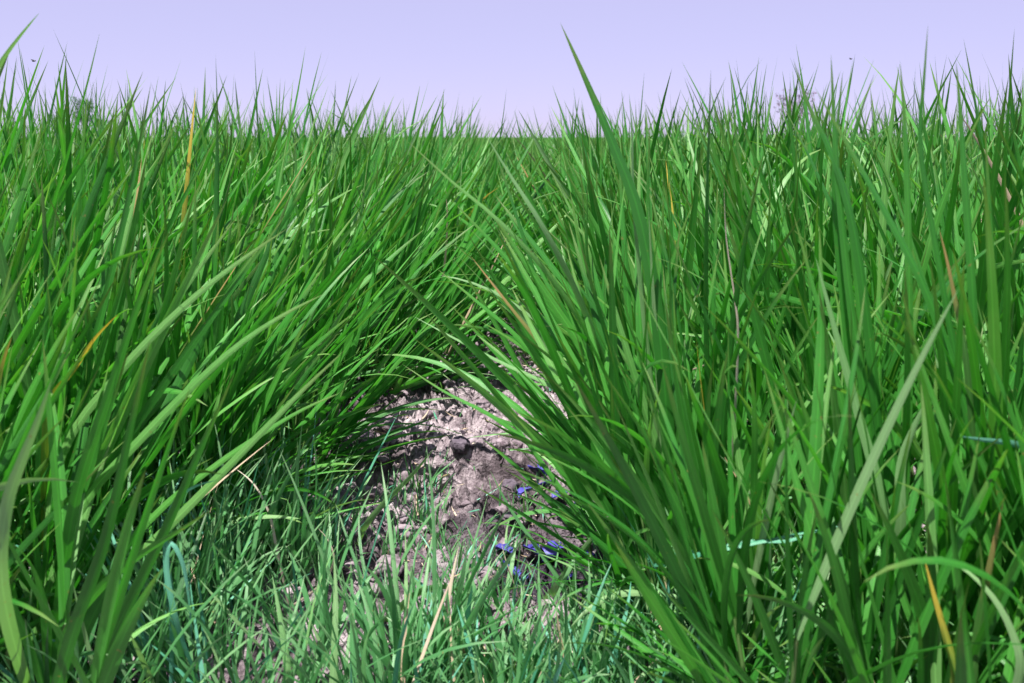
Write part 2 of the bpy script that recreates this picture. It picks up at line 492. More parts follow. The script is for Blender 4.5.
WIDTH = 1.0
TALLEST = 0.8
def plant_leaves(q, lean, hs, nt, low_extra=0):
    """tillers of one rice plant in local space; every tiller is a stem and its leaves"""
    till = []
    for k in range(nt):
        a = q.uniform(0, 2 * np.pi)
        rr = 0.035 * math.sqrt(q.uniform())
        b = np.array([rr * math.cos(a), rr * math.sin(a), -0.02])
        tl = q.uniform(0.02, 0.20)
        sL = q.uniform(0.13, 0.26) * hs
        s = np.linspace(0, 1, 6)[:, None]
        d = np.array([math.sin(tl) * math.cos(a) + lean[0] * 0.6, math.sin(tl) * math.sin(a) + lean[1] * 0.6, math.cos(tl)])
        d /= np.linalg.norm(d)
        SP = b + d * s * (sL + 0.02)
        nl = q.integers(3, 5)
        hp = q.uniform(0.30, 1.0, nl); hp[0] = 1.0
        nx_ = q.integers(1, 3) + (q.integers(1, 1 + low_extra) if low_extra else 0)
        hp = np.concatenate([hp, q.uniform(0.05, 0.5, nx_)])
        low = np.arange(nl + nx_) >= nl
        nl = nl + nx_
        base = b + d * (hp * (sL + 0.02))[:, None]
        az = a + q.normal(0, 1.3, nl)
        tilt = tl + q.uniform(0.02, 0.34, nl) + low * q.uniform(0.05, 0.9 if low_extra else 0.5, nl)
        bend = np.abs(q.normal(0.18, 0.24, nl)); bend[0] *= 0.3
        arch = q.uniform(size=nl) < np.where(low, 0.3, 0.10)
        bend[arch] += q.uniform(0.6, 1.3)
        L = np.where(low, q.uniform(0.16, 0.36, nl), q.uniform(0.32, 0.54, nl)) * hs
        L[0] = q.uniform(0.38, 0.56) * hs
        Wd = WIDTH * q.uniform(0.0090, 0.0155, nl) * np.where(low, 0.75, 1)
        tw0 = q.uniform(-1.3, 1.3, nl)
        till.append(dict(stem=SP, base=base, az=az, tilt=tilt, bend=bend, L=L, W=Wd, tw0=tw0, tw1=tw0 + q.normal(0, 0.8, nl),
                         lean=np.repeat(np.array(lean)[None], nl, 0) * q.uniform(0.35, 1.45, nl)[:, None],
                         sb=q.normal(0, 0.25, nl), rnd=np.clip(q.normal(0.5, 0.24, nl), 0, 1), fold=q.uniform(0.06, 0.22, nl),
                         kind=[kind_pick(u) for u in q.uniform(size=nl)]))
    return till

def tiller_geo(t, n=11, k=3):
    P, S = curve_leaves(t['base'], t['az'], t['tilt'], t['bend'], t['L'], n, 1.7, t['tw0'], t['tw1'], t['lean'], t['sb'])
    b0 = P[:, :1]
    P = b0 + (P - b0) * np.clip((TALLEST - b0[..., 2:]) / np.maximum(1e-3, (P[..., 2].max(1)[:, None, None] - b0[..., 2:])), 0.3, 1)
    Wd = t['W'][:, None] * profile(n, len(P))
    return P, S, Wd

def detailed_plant(q, loc, lean, hs=1.0, nt=8, low_extra=0):
    root = empty('rice_plant', loc)
    for t in plant_leaves(q, lean, hs, nt, low_extra):
        V, F, C = tube(t['stem'], np.linspace(0.0032, 0.0021, 6), q.uniform(0.2, 0.9))
        st = link_mesh('stem', np_mesh('stem', V, F, [M_STEM], C), root)
        P, S, Wd = tiller_geo(t, 14)
        for j in range(len(P)):
            V, F, C, _ = strips(P[j:j + 1], S[j:j + 1], Wd[j:j + 1], t['fold'][j:j + 1], t['rnd'][j:j + 1])
            lb = link_mesh('leaf_blade', np_mesh('leaf_blade', V, F, [LEAF_MATS[t['kind'][j]]], C), st)
            part_label(lb, t['kind'][j])
    return root

PART_LABELS = {DRY: 'dry straw coloured leaf blade', YELLOW: 'leaf blade turning yellow to the tip', BROWN: 'leaf blade with a brown withered tip', TEAL: 'teal tinted leaf blade', PALE: 'pale green leaf blade'}
def part_label(o, kind):
    if kind in PART_LABELS: o['label'] = PART_LABELS[kind]

def merged_plant_mesh(q, lean, hs, nt, n=9, low_extra=0):
    Vs, Fs, Cs, Ms, off = [], [], [], [], 0
    for t in plant_leaves(q, lean, hs, nt, low_extra):
        V, F, C = tube(t['stem'], np.linspace(0.0032, 0.0021, 6), q.uniform(0.2, 0.9), 5)
        Vs.append(V); Fs.append(F + off); Cs.append(C); Ms.append(np.full(len(F), STEM)); off += len(V)
        P, S, Wd = tiller_geo(t, n)
        V, F, C, bi = strips(P, S, Wd, t['fold'], t['rnd'])
        Vs.append(V); Fs.append(F + off); Cs.append(C); Ms.append(np.array(t['kind'])[bi]); off += len(V)
    return np_mesh('rice_plant', np.concatenate(Vs), np.concatenate(Fs), LEAF_MATS, np.concatenate(Cs), np.concatenate(Ms))

# ------------------------------------------------------------------ rice field: where the plants stand
def lean_for(x, y, q):
    e = x - path_c(y)
    side = -1 if e > 0 else 1
    edge = math.exp(-max(0, abs(e) - path_w(y)) / 0.20)
    if side > 0:      # left stand: everything tips towards the right, most of all along the path
        lx = 0.17 + 0.36 * edge + (0.10 if y < 2.2 else 0)
    else:
        lx = -(0.03 + (0.46 if y > 1.35 else 0.22) * edge)
    return (lx + q.normal(0, 0.07), q.normal(-0.02, 0.08))

spots, beside = [], []
sp = 0.165
for j in range(0, 60):
    for i in range(-60, 60):
        x = (i + 0.5 * (j % 2)) * sp + rng.normal(0, 0.028)
        y = 0.30 + j * sp * 0.87 + rng.normal(0, 0.028)
        if y > 4.9: continue
        ax, ay = x * math.cos(R(YAW)) + y * math.sin(R(YAW)), -x * math.sin(R(YAW)) + y * math.cos(R(YAW))
        if abs(ax) > 0.54 * ay + 1.2: continue
        aside = abs(ax) > 0.54 * ay + 0.32
        e = x - path_c(y)
        w = path_w(y) + ((0.10 if x < 0 else 0.03) if y < 1.1 else 0.0)
        if abs(e) < w: continue
        d = math.hypot(x, y)
        if d < (1.06 if x < 0 else 0.82): continue
        if x < 0 and y < 1.3 and x > -0.54: continue
        if x < 0 and y < 2.15 and e > -w - 0.05: continue
        (beside if aside else spots).append((x, y, d, e))
spots.sort(key=lambda s: s[2])
N_IND, N_DET = 280, 78
ind, rest = spots[:N_IND], spots[N_IND:] + beside
print('plants', len(spots), 'individual to', ind[-1][2])

def plant_label(x, y, e, d):
    L_ = e < 0
    if abs(e) < path_w(y) + 0.17:
        if y < 2.0:
            return ('green rice plant leaning right over the near left edge of the bare soil' if L_ else 'green rice plant fanning left over the near right edge of the bare soil',
                    'rice plants lining the near ' + ('left' if L_ else 'right') + ' edge of the soil path')
        return ('green rice plant arching right over the far left edge of the path' if L_ else 'green rice plant arching left over the far right edge of the path',
                'rice plants lining the far ' + ('left' if L_ else 'right') + ' edge of the soil path')
    if d < 1.6:
        return ('tall broad bladed green rice plant in the left foreground stand' if L_ else 'tall broad bladed green rice plant in the right foreground stand',
                'rice plants in the ' + ('left' if L_ else 'right') + ' foreground')
    return ('green rice plant inside the dense stand left of the path behind the foreground' if L_ else 'green rice plant inside the dense stand right of the path behind the foreground',
            'rice plants in the dense ' + ('left' if L_ else 'right') + ' stand')

for i, (x, y, d, e) in enumerate(ind):
    q = np.random.default_rng(1000 + i)
    lean = lean_for(x, y, q)
    hs = q.uniform(0.90, 1.10) * (0.80 + 0.28 * min(1, max(0, (d - 0.8) / 0.9))) * (1 - 0.17 * math.exp(-(max(0, abs(e) - path_w(y)) / 0.32) ** 2))
    loc = (x, y, float(ground_z(x, y)))
    lowx = 4 if abs(e) < path_w(y) + 0.2 else 3 if d < 1.5 else 0
    TALLEST = 0.63 + 0.07 * d + 0.03 * (i % 3) * (d / 1.6) / 2
    WIDTH = 0.84 + 0.16 * min(1, max(0, (d - 0.9) / 0.9))
    if i < N_DET:
        o = detailed_plant(q, loc, lean, hs, int(q.integers(9, 12)), lowx)
    else:
        o = link_mesh('rice_plant', merged_plant_mesh(q, lean, hs, int(q.integers(8, 11)), 9, lowx))
        o.location = loc
    lb, gr = plant_label(x, y, e, d)
    tag(o, lb, 'rice plant', gr)

# the rest of the field, out to the horizon, as one mass
def field_mass():
    Vs, Fs, Cs, off = [], [], [], 0
    q = np.random.default_rng(77)
    def add(base, n, k, hmin, hmax, wmin, wmax, leanf, t0):
        nonlocal off
        B = len(base)
        az = q.uniform(0, 2 * np.pi, B)
        tilt = q.uniform(0.02, 0.32, B)
        bend = np.abs(q.normal(0.15, 0.25, B))
        L = q.uniform(hmin, hmax, B)
        tw = q.uniform(-1.4, 1.4, B)
        e = base[:, 0] - path_c(base[:, 1])
        edge = np.exp(-np.maximum(0, np.abs(e) - 0.2) / 0.2)
        lx = np.where(e < 0, 0.14 + 0.42 * edge, -0.04 - 0.45 * edge) * leanf
        lean = np.stack([lx + q.normal(0, 0.06, B), q.normal(0, 0.08, B)], 1)
        P, S = curve_leaves(base, az, tilt, bend, L, n, 1.7, tw, tw + q.normal(0, .6, B), lean)
        Wd = q.uniform(wmin, wmax, B)[:, None] * profile(n, B, t0, 0.6)
        V, F, C, _ = strips(P, S, Wd, q.uniform(0.05, 0.2, B), np.clip(q.normal(0.52, 0.24, B), 0, 1), k, t0, 1)
        Vs.append(V); Fs.append(F + off); Cs.append(C); off += len(V)
    # remaining near hills (the same spacing as the individual plants)
    b = np.array([(x, y) for (x, y, d, e) in rest])
    b = np.repeat(b, 30, 0) + q.normal(0, 0.03, (len(b) * 30, 2))
    z = ground_z(b[:, 0], b[:, 1]) + q.uniform(0.03, 0.24, len(b))
    add(np.column_stack([b, z]), 7, 3, 0.36, 0.60, 0.0085, 0.0145, 1.0, 0.0)
    def zone(r0, r1, dens, z0, z1, n, k, hmin, hmax, wmin, wmax, leanf, pw):
        A = 0.5 * (r1 * r1 - r0 * r0) * 1.32
        B = int(A * dens)
        r = np.sqrt(q.uniform(r0 * r0, r1 * r1, B))
        a = q.uniform(-0.66, 0.66, B) - R(YAW)
        x, y = r * np.sin(a), r * np.cos(a)
        keep = (np.abs(x - path_c(y)) > pw) & (y > 4.9)
        x, y = x[keep], y[keep]
        add(np.column_stack([x, y, q.uniform(z0, z1, len(x))]), n, k, hmin, hmax, wmin, wmax, leanf, 0.0)
    zone(4.6, 9.0, 640, 0.05, 0.23, 6, 2, 0.32, 0.49, 0.009, 0.015, 1.0, 0.20)
    zone(9.0, 24.0, 230, 0.12, 0.24, 5, 2, 0.28, 0.39, 0.010, 0.017, 0.8, 0.20)
    zone(24.0, 70.0, 36, 0.20, 0.29, 4, 2, 0.26, 0.36, 0.020, 0.034, 0.6, 0.15)
    zone(70.0, 220.0, 4.0, 0.20, 0.28, 4, 2, 0.25, 0.335, 0.06, 0.11, 0.6, 0.0)
    me = np_mesh('rice_field', np.concatenate(Vs), np.concatenate(Fs), [M_GREEN], np.concatenate(Cs)) if len(set(f.shape[1] for f in Fs)) == 1 else None
    o = link_mesh('rice_field', me)
    tag(o, 'endless green rice growth behind the near stands reaching the flat horizon', 'rice field', kind='stuff')
field_mass()

TALLEST = 0.68
# ------------------------------------------------------------------ the blades that stand out, each on a plant of its own
def catmull(P, n):
    P = np.asarray(P, float)
    d = np.concatenate([[0], np.cumsum(np.linalg.norm(np.diff(P, axis=0), axis=1) ** 0.5)])
    Q = np.vstack([2 * P[0] - P[1], P, 2 * P[-1] - P[-2]])
    dk = np.concatenate([[-(d[1] - d[0])], d, [d[-1] + d[-1] - d[-2]]])
    out = []
    for u in np.linspace(0, d[-1] - 1e-9, n):
        i = min(np.searchsorted(d, u, side='right'), len(d) - 1)
        t0, t1, t2, t3 = dk[i - 1:i + 3]
        p0, p1, p2, p3 = Q[i - 1:i + 3]
        a1 = (t1 - u) / (t1 - t0) * p0 + (u - t0) / (t1 - t0) * p1
        a2 = (t2 - u) / (t2 - t1) * p1 + (u - t1) / (t2 - t1) * p2
        a3 = (t3 - u) / (t3 - t2) * p2 + (u - t2) / (t3 - t2) * p3
        b1 = (t2 - u) / (t2 - t0) * a1 + (u - t0) / (t2 - t0) * a2
        b2 = (t3 - u) / (t3 - t1) * a2 + (u - t1) / (t3 - t1) * a3
        out.append((t2 - u) / (t2 - t1) * b1 + (u - t1) / (t2 - t1) * b2)
    return np.array(out)

def hero_leaf(root, pts, width, kind=GREEN, rnd=0.5, twist=0.35, turn=0.3, n=22, fold=0.14, label=None, parent=None, t0=0.0):
    """a long leaf from the foot of the plant; pts run from the tip down, the foot is added"""
    P = np.array([at(*p) for p in pts][::-1])
    foot = np.array(root.location) + np.array([random.uniform(-.02, .02), random.uniform(-.02, .02), 0.0])
    P = np.vstack([foot[None], P])
    P = catmull(P, n)
    T = np.gradient(P, axis=0); T /= np.linalg.norm(T, axis=1, keepdims=True)
    view = P - np.array(CAM)
    view[:] = view[len(view) // 2]
    S = np.cross(T, view)
    S /= np.linalg.norm(S, axis=1, keepdims=True)
    s = np.linspace(0, 1, n)[:, None]
    tw = twist + turn * s
    S = S * np.cos(tw) + np.cross(T, S) * np.sin(tw)
    Wd = width * profile(n, 1, t0)
    V, F, C, _ = strips(P[None], S[None], Wd, np.array([fold]), np.array([rnd]))
    V = V - np.array(root.location)
    o = link_mesh('leaf_blade', np_mesh('leaf_blade', V, F, [LEAF_MATS[kind]], C), root)
    if label: o['label'] = label
    else: part_label(o, kind)
    return o

def hero_plant(px, py, Y, label, blades, tuft=3, lean=(0, 0), hs=0.9, cat='rice plant'):
    hs = 0.60 if Y < 0.97 else 0.70 if Y < 1.06 else hs
    p = at(px, py, Y)
    gz = float(ground_z(p[0], p[1]))
    root = empty('rice_plant', (p[0], p[1], gz))
    tag(root, label, cat)
    q = np.random.default_rng(int(abs(px) * 7 + py))
    for t in plant_leaves(q, lean, hs, tuft):
        V, F, C = tube(t['stem'], np.linspace(0.0032, 0.0021, 6), q.uniform(0.2, 0.9))
        st = link_mesh('stem', np_mesh('stem', V, F, [M_STEM], C), root)
        P, S, Wd = tiller_geo(t, 14)
        for j in range(len(P)):
            V, F, C, _ = strips(P[j:j + 1], S[j:j + 1], Wd[j:j + 1], t['fold'][j:j + 1], t['rnd'][j:j + 1])
            link_mesh('leaf_blade', np_mesh('leaf_blade', V, F, [LEAF_MATS[t['kind'][j] if t['kind'][j] in (GREEN, PALE) else GREEN]], C), st)
    for bl in blades:
        hero_leaf(root, **bl)
    return root

def B(pts, Y, width, kind=GREEN, rnd=0.5, **kw):
    return dict(pts=[(p[0], p[1], p[2] if len(p) > 2 else Y) for p in pts], width=width, kind=kind, rnd=rnd, **kw)

HERO = [
 (672, 610, 1.20, 'rice plant with the single tallest blade standing high against the sky', [
   B([(560, 22), (588, 85), (615, 150), (636, 205), (655, 300), (668, 440)], 1.16, .0175, GREEN, .25, twist=.1),
   B([(629, 92), (632, 130), (633, 190), (640, 280), (655, 420)], 1.18, .0095, PALE, .2, twist=.7),
   B([(650, 120), (648, 200), (655, 330)], 1.2, .009, GREEN, .55)], 4, (-.2, 0)),
 (650, 540, 1.42, 'rice plant throwing two long thin blades left across the path gap', [
   B([(404, 138, 1.1), (450, 180, 1.12), (500, 222, 1.14), (560, 290, 1.2), (620, 400, 1.3)], 1.4, .0085, GREEN, .95, twist=.4),
   B([(484, 132, 1.14), (510, 175, 1.15), (540, 222, 1.16), (580, 300, 1.22), (622, 420, 1.32)], 1.42, .0105, PALE, .1, twist=.4),
   B([(436, 268), (475, 300), (520, 340), (585, 430)], 1.36, .010, GREEN, .6)], 4, (-.4, 0)),
 (690, 560, 1.25, 'rice plant with an orange spotted leaf among low left leaning blades', [
   B([(470, 255), (505, 300), (560, 370), (625, 460)], 1.3, .0085, BROWN, .4, label='leaf blade with an orange brown end'),
   B([(413, 316), (450, 336), (500, 362), (560, 392), (630, 460)], 1.26, .0070, PALE, .0, label='thin pale yellowish blade'),
   B([(402, 364), (445, 392), (490, 415), (540, 450), (620, 500)], 1.24, .0085, GREEN, .65)], 4, (-.45, 0)),
 (662, 500, 1.5, 'rice plant with one flat blade lying level over the bright soil', [
   B([(466, 438), (500, 434), (545, 431), (585, 429), (625, 445)], 1.45, .0125, PALE, .1, twist=1.0, turn=.2, label='flat pale blade lying level')], 3, (-.3, 0)),
 (715, 600, 1.15, 'rice plant with a dark upright blade cutting above the horizon', [
   B([(711, 68), (709, 130), (707, 200), (706, 320), (710, 450)], 1.12, .011, GREEN, .05, twist=.8),
   B([(764, 150), (745, 240), (730, 350), (720, 470)], 1.1, .012, GREEN, .15, twist=.5),
   B([(724, 185), (726, 235), (735, 300), (738, 330)], 1.1, .0055, DRY, .9, twist=.9, label='thin bleached dead blade')], 4),
 (880, 640, 1.0, 'rice plant with a forked bundle of blades reaching highest right of centre', [
   B([(793, 58), (808, 105), (830, 150), (850, 215), (868, 330), (878, 470)], 1.0, .013, GREEN, .3, twist=.5),
   B([(831, 54), (833, 100), (836, 160), (850, 300), (870, 450)], 1.0, .0105, GREEN, .45),
   B([(843, 70), (838, 120), (834, 190), (845, 320)], 1.02, .0085, GREEN, .4),
   B([(875, 72), (860, 115), (848, 170), (860, 330)], 1.04, .007, GREEN, .5)], 4),
 (985, 620, 0.95, 'rice plant with a long blade slanting up leftward across its neighbours', [
   B([(814, 86), (842, 135), (885, 212), (925, 290), (960, 390), (985, 500)], .93, .0115, GREEN, .35, twist=.5),
   B([(928, 24), (924, 80), (920, 140), (945, 300), (970, 460)], .95, .0075, GREEN, .3),
   B([(956, 60), (960, 110), (966, 200), (975, 360)], .95, .010, GREEN, .4),
   B([(939, 228), (948, 265), (957, 310), (966, 360)], .90, .007, BROWN, .1, label='dead blade bleached to yellow and brown')], 4),
 (915, 560, 1.0, 'rice plant with broad pale blades in the right foreground', [
   B([(930, 394), (915, 425), (902, 460), (900, 520)], .92, .0135, PALE, .3, twist=.3),
   B([(815, 255), (835, 330), (860, 420), (885, 520)], .95, .0125, PALE, .0),
   B([(900, 60), (905, 130), (908, 230), (908, 400)], 1.0, .0105, GREEN, .6)], 3),
 (962, 700, 0.80, 'rice plant with a bright yellow blade low in the right corner', [
   B([(924, 557), (934, 595), (947, 640), (955, 672)], .78, .0085, YELLOW, .9, label='bright yellow blade with an orange tip'),
   B([(940, 556), (968, 572), (995, 600), (1013, 635), (1020, 668)], .76, .0095, PALE, .6, twist=.6, label='pale arching blade'),
   B([(1004, 498), (995, 540), (985, 590), (975, 650)], .80, .009, BROWN, .2)], 2),
 (1035, 560, 0.95, 'rice plant with a teal blade lying level at the right edge', [
   B([(958, 436), (985, 440), (1015, 444), (1040, 455)], .86, .0095, TEAL, .9, twist=-.7)], 3),
 (606, 565, 1.42, 'rice plant with two teal blades folded over level in the right foreground', [
   B([(842, 536), (815, 531), (790, 536), (750, 544), (705, 553), (672, 563, 1.05), (640, 566, 1.2)], .95, .0092, TEAL, .35, twist=-.6, turn=-.3, label='bright teal blade folded level'),
   B([(850, 526), (825, 528), (790, 541), (755, 541), (715, 549), (670, 556, 1.1), (640, 560, 1.2)], .97, .0075, TEAL, .5, twist=-.7)], 3, (-.1, 0)),
 (648, 470, 1.6, 'rice plant with a pinkish dry stalk poking out sideways', [
   B([(733, 352), (705, 365), (675, 376), (648, 388), (630, 410)], 1.5, .006, DRY, .7, twist=.2, label='pinkish dry stalk')], 3, (-.3, 0)),
 (40, 640, 0.95, 'rice plant with a bright broad blade at the lower left edge', [
   B([(52, 378), (38, 420), (22, 460), (8, 500), (0, 560)], .72, .0135, PALE, .1, twist=.3),
   B([(170, 230), (140, 300), (110, 390), (75, 500)], .9, .0125, GREEN, .5)], 3, (.2, 0)),
 (60, 560, 1.1, 'rice plant with a blade half yellow beside a brown curled end', [
   B([(118, 314), (95, 338), (72, 372), (50, 400), (45, 450)], 1.05, .0095, YELLOW, .9, label='half yellow blade with a brown end'),
   B([(12, 336), (6, 352), (0, 372), (-4, 420)], 1.0, .010, BROWN, .9, label='orange tipped blade')], 3, (.25, 0)),
 (-120, 420, 1.05, 'rice plant at the left edge with one blade crossing the sky corner', [
   B([(40, 12), (20, 36), (0, 64), (-40, 150), (-90, 280)], 1.0, .010, PALE, .2, twist=.4)], 3, (.2, 0)),
 (5, 600, 1.0, 'rice plant with long bright blades sweeping right in the left foreground', [
   B([(288, 228), (250, 254), (210, 284), (165, 324), (115, 378), (60, 460)], 1.05, .0100, GREEN, .95, twist=-.4),
   B([(324, 294), (285, 314), (240, 344), (195, 384), (140, 440), (80, 510)], 1.0, .0100, GREEN, .9, twist=-.4),
   B([(345, 350), (305, 388), (262, 432), (215, 480), (160, 535), (100, 590)], 1.02, .0105, GREEN, .95, twist=-.3),
   B([(342, 392), (302, 410), (262, 434), (215, 466), (150, 520)], 1.06, .008, GREEN, .8, twist=-.4)], 4, (.3, 0)),
 (45, 720, 0.85, 'rice plant with one long low blade slanting over the short grass', [
   B([(214, 508), (180, 530), (140, 555), (100, 588), (65, 640)], .85, .0115, GREEN, .65, twist=.5),
   B([(235, 372), (200, 450), (165, 530), (120, 620)], .88, .0125, GREEN, .3),
   B([(150, 340), (130, 430), (105, 540), (70, 640)], .8, .013, GREEN, .2)], 3, (.25, 0)),
]
for h in HERO:
    hero_plant(*h[:5], *(h[5:]))

# ------------------------------------------------------------------ short grass on the path
def tuft_mesh(q, nb, h, spread, teal=0.18, w=(0.0022, 0.0048)):
    base = np.column_stack([q.normal(0, spread, nb), q.normal(0, spread, nb), np.full(nb, -0.008)])
    az = np.arctan2(base[:, 1], base[:, 0]) + q.normal(0, 0.9, nb)
    L = q.uniform(0.45, 1.15, nb) * h
    P, S = curve_leaves(base, az, q.uniform(0.04, 0.65, nb), np.abs(q.normal(0.25, 0.35, nb)), L, 8, 1.4, q.uniform(-.9, .9, nb), q.uniform(-1.4, 1.4, nb), None, q.normal(0, .5, nb))
    Wd = q.uniform(*w, nb)[:, None] * profile(8, nb, 0, 0.75)
    V, F, C, bi = strips(P, S, Wd, q.uniform(.05, .2, nb), np.clip(q.normal(.5, .25, nb), 0, 1))
    u = q.uniform(size=nb)
    mk = np.where(u < teal, TEAL, np.where(u < teal + .012, DRY, np.where(u < teal + .05, PALE, GRASS)))
    return V, F, C, mk, bi

def tuft(x, y, nb, h, spread, label, group, seed, split=False, teal=.18, w=(0.0022, 0.0048)):
    q = np.random.default_rng(seed)
    V, F, C, mk, bi = tuft_mesh(q, nb, h, spread, teal, w)
    loc = (x, y, float(ground_z(x, y)))
    if not split:
        o = link_mesh('grass_tuft', np_mesh('grass_tuft', V, F, LEAF_MATS, C, mk[bi]))
        o.location = loc
    else:
        o = empty('grass_tuft', loc)
        nv, nf = len(V) // nb, len(F) // nb
        for b in range(nb):
            lb = link_mesh('leaf_blade', np_mesh('leaf_blade', V[b * nv:(b + 1) * nv], F[:nf], [LEAF_MATS[mk[b]]], C[b * nv:(b + 1) * nv]), o)
            part_label(lb, mk[b])
    return tag(o, label, 'grass tuft', group)

# near strip at the bottom of the picture
q = np.random.default_rng(4)
ns = 0
for k in range(400):
    y = q.uniform(0.92, 1.48)
    x = q.uniform(-0.60, 0.24)
    lim = 0.42 - 0.25 * (y - 0.9)
    bare = math.hypot((x + 0.235) / 0.125, (y - 1.36) / 0.24) < 1 or math.hypot((x + 0.17) / 0.06, (y - 1.17) / 0.1) < 1
    hollow = math.hypot((x - 0.0) / 0.12, (y - 1.38) / 0.20) < 1
    if bare or hollow: continue
    front = -0.14 < x < 0.13 and y < 1.26
    if y > 1.15 and -0.36 < x < 0.06 and q.uniform() < 0.45: continue
    ns += 1
    if ns > 92: break
    split = y < 1.2 and ns % 3 == 0
    left = x < -0.18
    lb = ('short blue green weed grass tuft at the lower left foot of the rice' if left else 'short blue green weed grass tuft along the bottom edge right of the bare patch')
    tuft(x, y, int(q.integers(18, 28)), (q.uniform(.06, .10) if y > 1.10 else q.uniform(.11, .16)) if front else q.uniform(.15, .29), .021, lb, 'weed grass tufts ' + ('on the lower left' if left else 'along the bottom right'), 3000 + k, split, w=(0.0034, 0.0088), teal=.12)
for k in range(22):
    tuft(q.uniform(-.20, .16), q.uniform(.96, 1.09), int(q.integers(16, 24)), q.uniform(.09, .17), .022, 'short blue green weed grass tuft along the bottom edge right of the bare patch', 'weed grass tufts along the bottom right', 8000 + k, False, w=(0.003, 0.008), teal=.12)
for k in range(46):
    y = q.uniform(0.86, 1.15)
    x = q.uniform(0.20, 0.52) if k % 2 else q.uniform(-0.78, -0.55)
    tuft(x, y, int(q.integers(14, 22)), q.uniform(.13, .24), .021, 'blue green weed grass tuft between the front stems at the bottom ' + ('right' if k % 2 else 'left'), 'weed grass tufts between the front stems on the ' + ('right' if k % 2 else 'left'), 7000 + k, False, w=(0.0035, 0.009), teal=.10)
# sparse low tufts in the middle of the path
mid = [(430, 520, .07), (455, 525, .06), (408, 515, .07), (440, 545, .06), (470, 548, .06), (500, 530, .06), (395, 550, .06), (485, 565, .06), (420, 490, .09), (515, 555, .05), (460, 500, .05), (380, 500, .06), (365, 470, .07), (520, 505, .06), (345, 520, .08), (450, 575, .06), (410, 470, .04), (540, 480, .05)]
for i, (px, py, h) in enumerate(mid):
    d = CR @ Vector(((px - W / 2) / FPX, (H / 2 - py) / FPX, -1.0))
    k = CAM.z / -d.z
    x, y = d.x * k, d.y * k
    tuft(x, y, 26, h, .02, 'small thin grass tuft growing on the bare soil in the middle of the path', 'small grass tufts on the bare soil', 5000 + i, False, .14, (0.002, 0.0045))
# single weed grasses whose long blades stand out
def hero_grass(px, py, Y, label, blades):
    p = at(px, py, Y)
    root = empty('grass_tuft', (p[0], p[1], float(ground_z(p[0], p[1]))))
    tag(root, label, 'grass tuft')
    q = np.random.default_rng(int(px))
    V, F, C, mk, bi = tuft_mesh(q, 9, .10, .012, .1)
    nv, nf = len(V) // 9, len(F) // 9
    for b in range(9):
        link_mesh('leaf_blade', np_mesh('leaf_blade', V[b * nv:(b + 1) * nv], F[:nf], [M_GRASS], C[b * nv:(b + 1) * nv]), root)
    for b in blades: hero_leaf(root, **b)
hero_grass(352, 565, 1.42, 'grass tuft with one bright straight blade pointing up the bare soil', [B([(435, 447), (412, 475), (385, 502), (366, 525)], 1.40, .0105, PALE, .2, twist=.4)])
hero_grass(540, 612, 1.28, 'grass tuft with a wide bright blade beside the blue scraps', [B([(624, 514), (603, 528), (578, 556), (556, 588)], 1.24, .0125, PALE, .35, twist=.4)])
hero_grass(378, 640, 1.18, 'grass tuft with a broad blade arching right over the bare patch', [B([(480, 602), (455, 588), (424, 590), (395, 612)], 1.16, .0125, PALE, .0, twist=.6)])
hero_grass(580, 610, 1.26, 'grass tuft with a thin blade slanting up left before the dark hollow', [B([(490, 470), (508, 505), (535, 545), (560, 582)], 1.24, .007, GRASS, .6), B([(532, 640), (555, 600), (575, 560)], 1.2, .006, GRASS, .8)])
hero_grass(188, 690, 0.98, 'grass tuft with a teal blade drooping over like a hook', [B([(192, 640), (188, 590), (180, 556), (171, 543), (166, 560), (176, 620)], .95, .0065, TEAL, .7, twist=-.5),
                                                                     B([(218, 480), (196, 486), (176, 500), (166, 530), (172, 610)], .98, .0075, TEAL, .5, twist=.5)])
hero_grass(275, 590, 1.25, 'grass tuft with two curved pale straws at its side', [B([(232, 466), (252, 482), (268, 510), (276, 545)], 1.24, .0045, DRY, .9), B([(318, 528), (328, 540), (334, 560), (320, 585)], 1.25, .004, DRY, .8)])

# ------------------------------------------------------------------ clods of soil, dead straw, blue scraps
def ico_mesh(name, q, r, flat, mat, sub=3, rough=.35):
    import bmesh
    bm = bmesh.new()
    bmesh.ops.create_icosphere(bm, subdivisions=sub, radius=1.0)
    V = np.array([v.co[:] for v in bm.verts])
    F = np.array([[v.index for v in f.verts] for f in bm.faces])
    bm.free()
    o = q.uniform(-50, 50, 3)
    dsp = 1 + rough * (fbm(V[:, 0] * 1.6 + o[0] + V[:, 2], V[:, 1] * 1.6 + o[1] - V[:, 2] * .7, 4, 2) - .45) * 2
    w1, w2, wi = worley(V[:, 0] * 2.1 + o[2] + V[:, 2] * .8, V[:, 1] * 2.1 + V[:, 2] * 1.3, 8)
    dsp += .28 * (wi - .5) - .22 * (1 - sstep(0, .22, w2 - w1))
    V = V * dsp[:, None] * np.array([r * q.uniform(.8, 1.25), r * q.uniform(.8, 1.25), r * flat])
    return np_mesh(name, V, F, [mat], None, None, False)

def on_ground(px, py):
    d = CR @ Vector(((px - W / 2) / FPX, (H / 2 - py) / FPX, -1.0))
    k = CAM.z / -d.z
    x, y = d.x * k, d.y * k
    for _ in range(4):
        z = float(ground_z(x, y)); k = (CAM.z - z) / -d.z; x, y = d.x * k, d.y * k
    return x, y, float(ground_z(x, y))

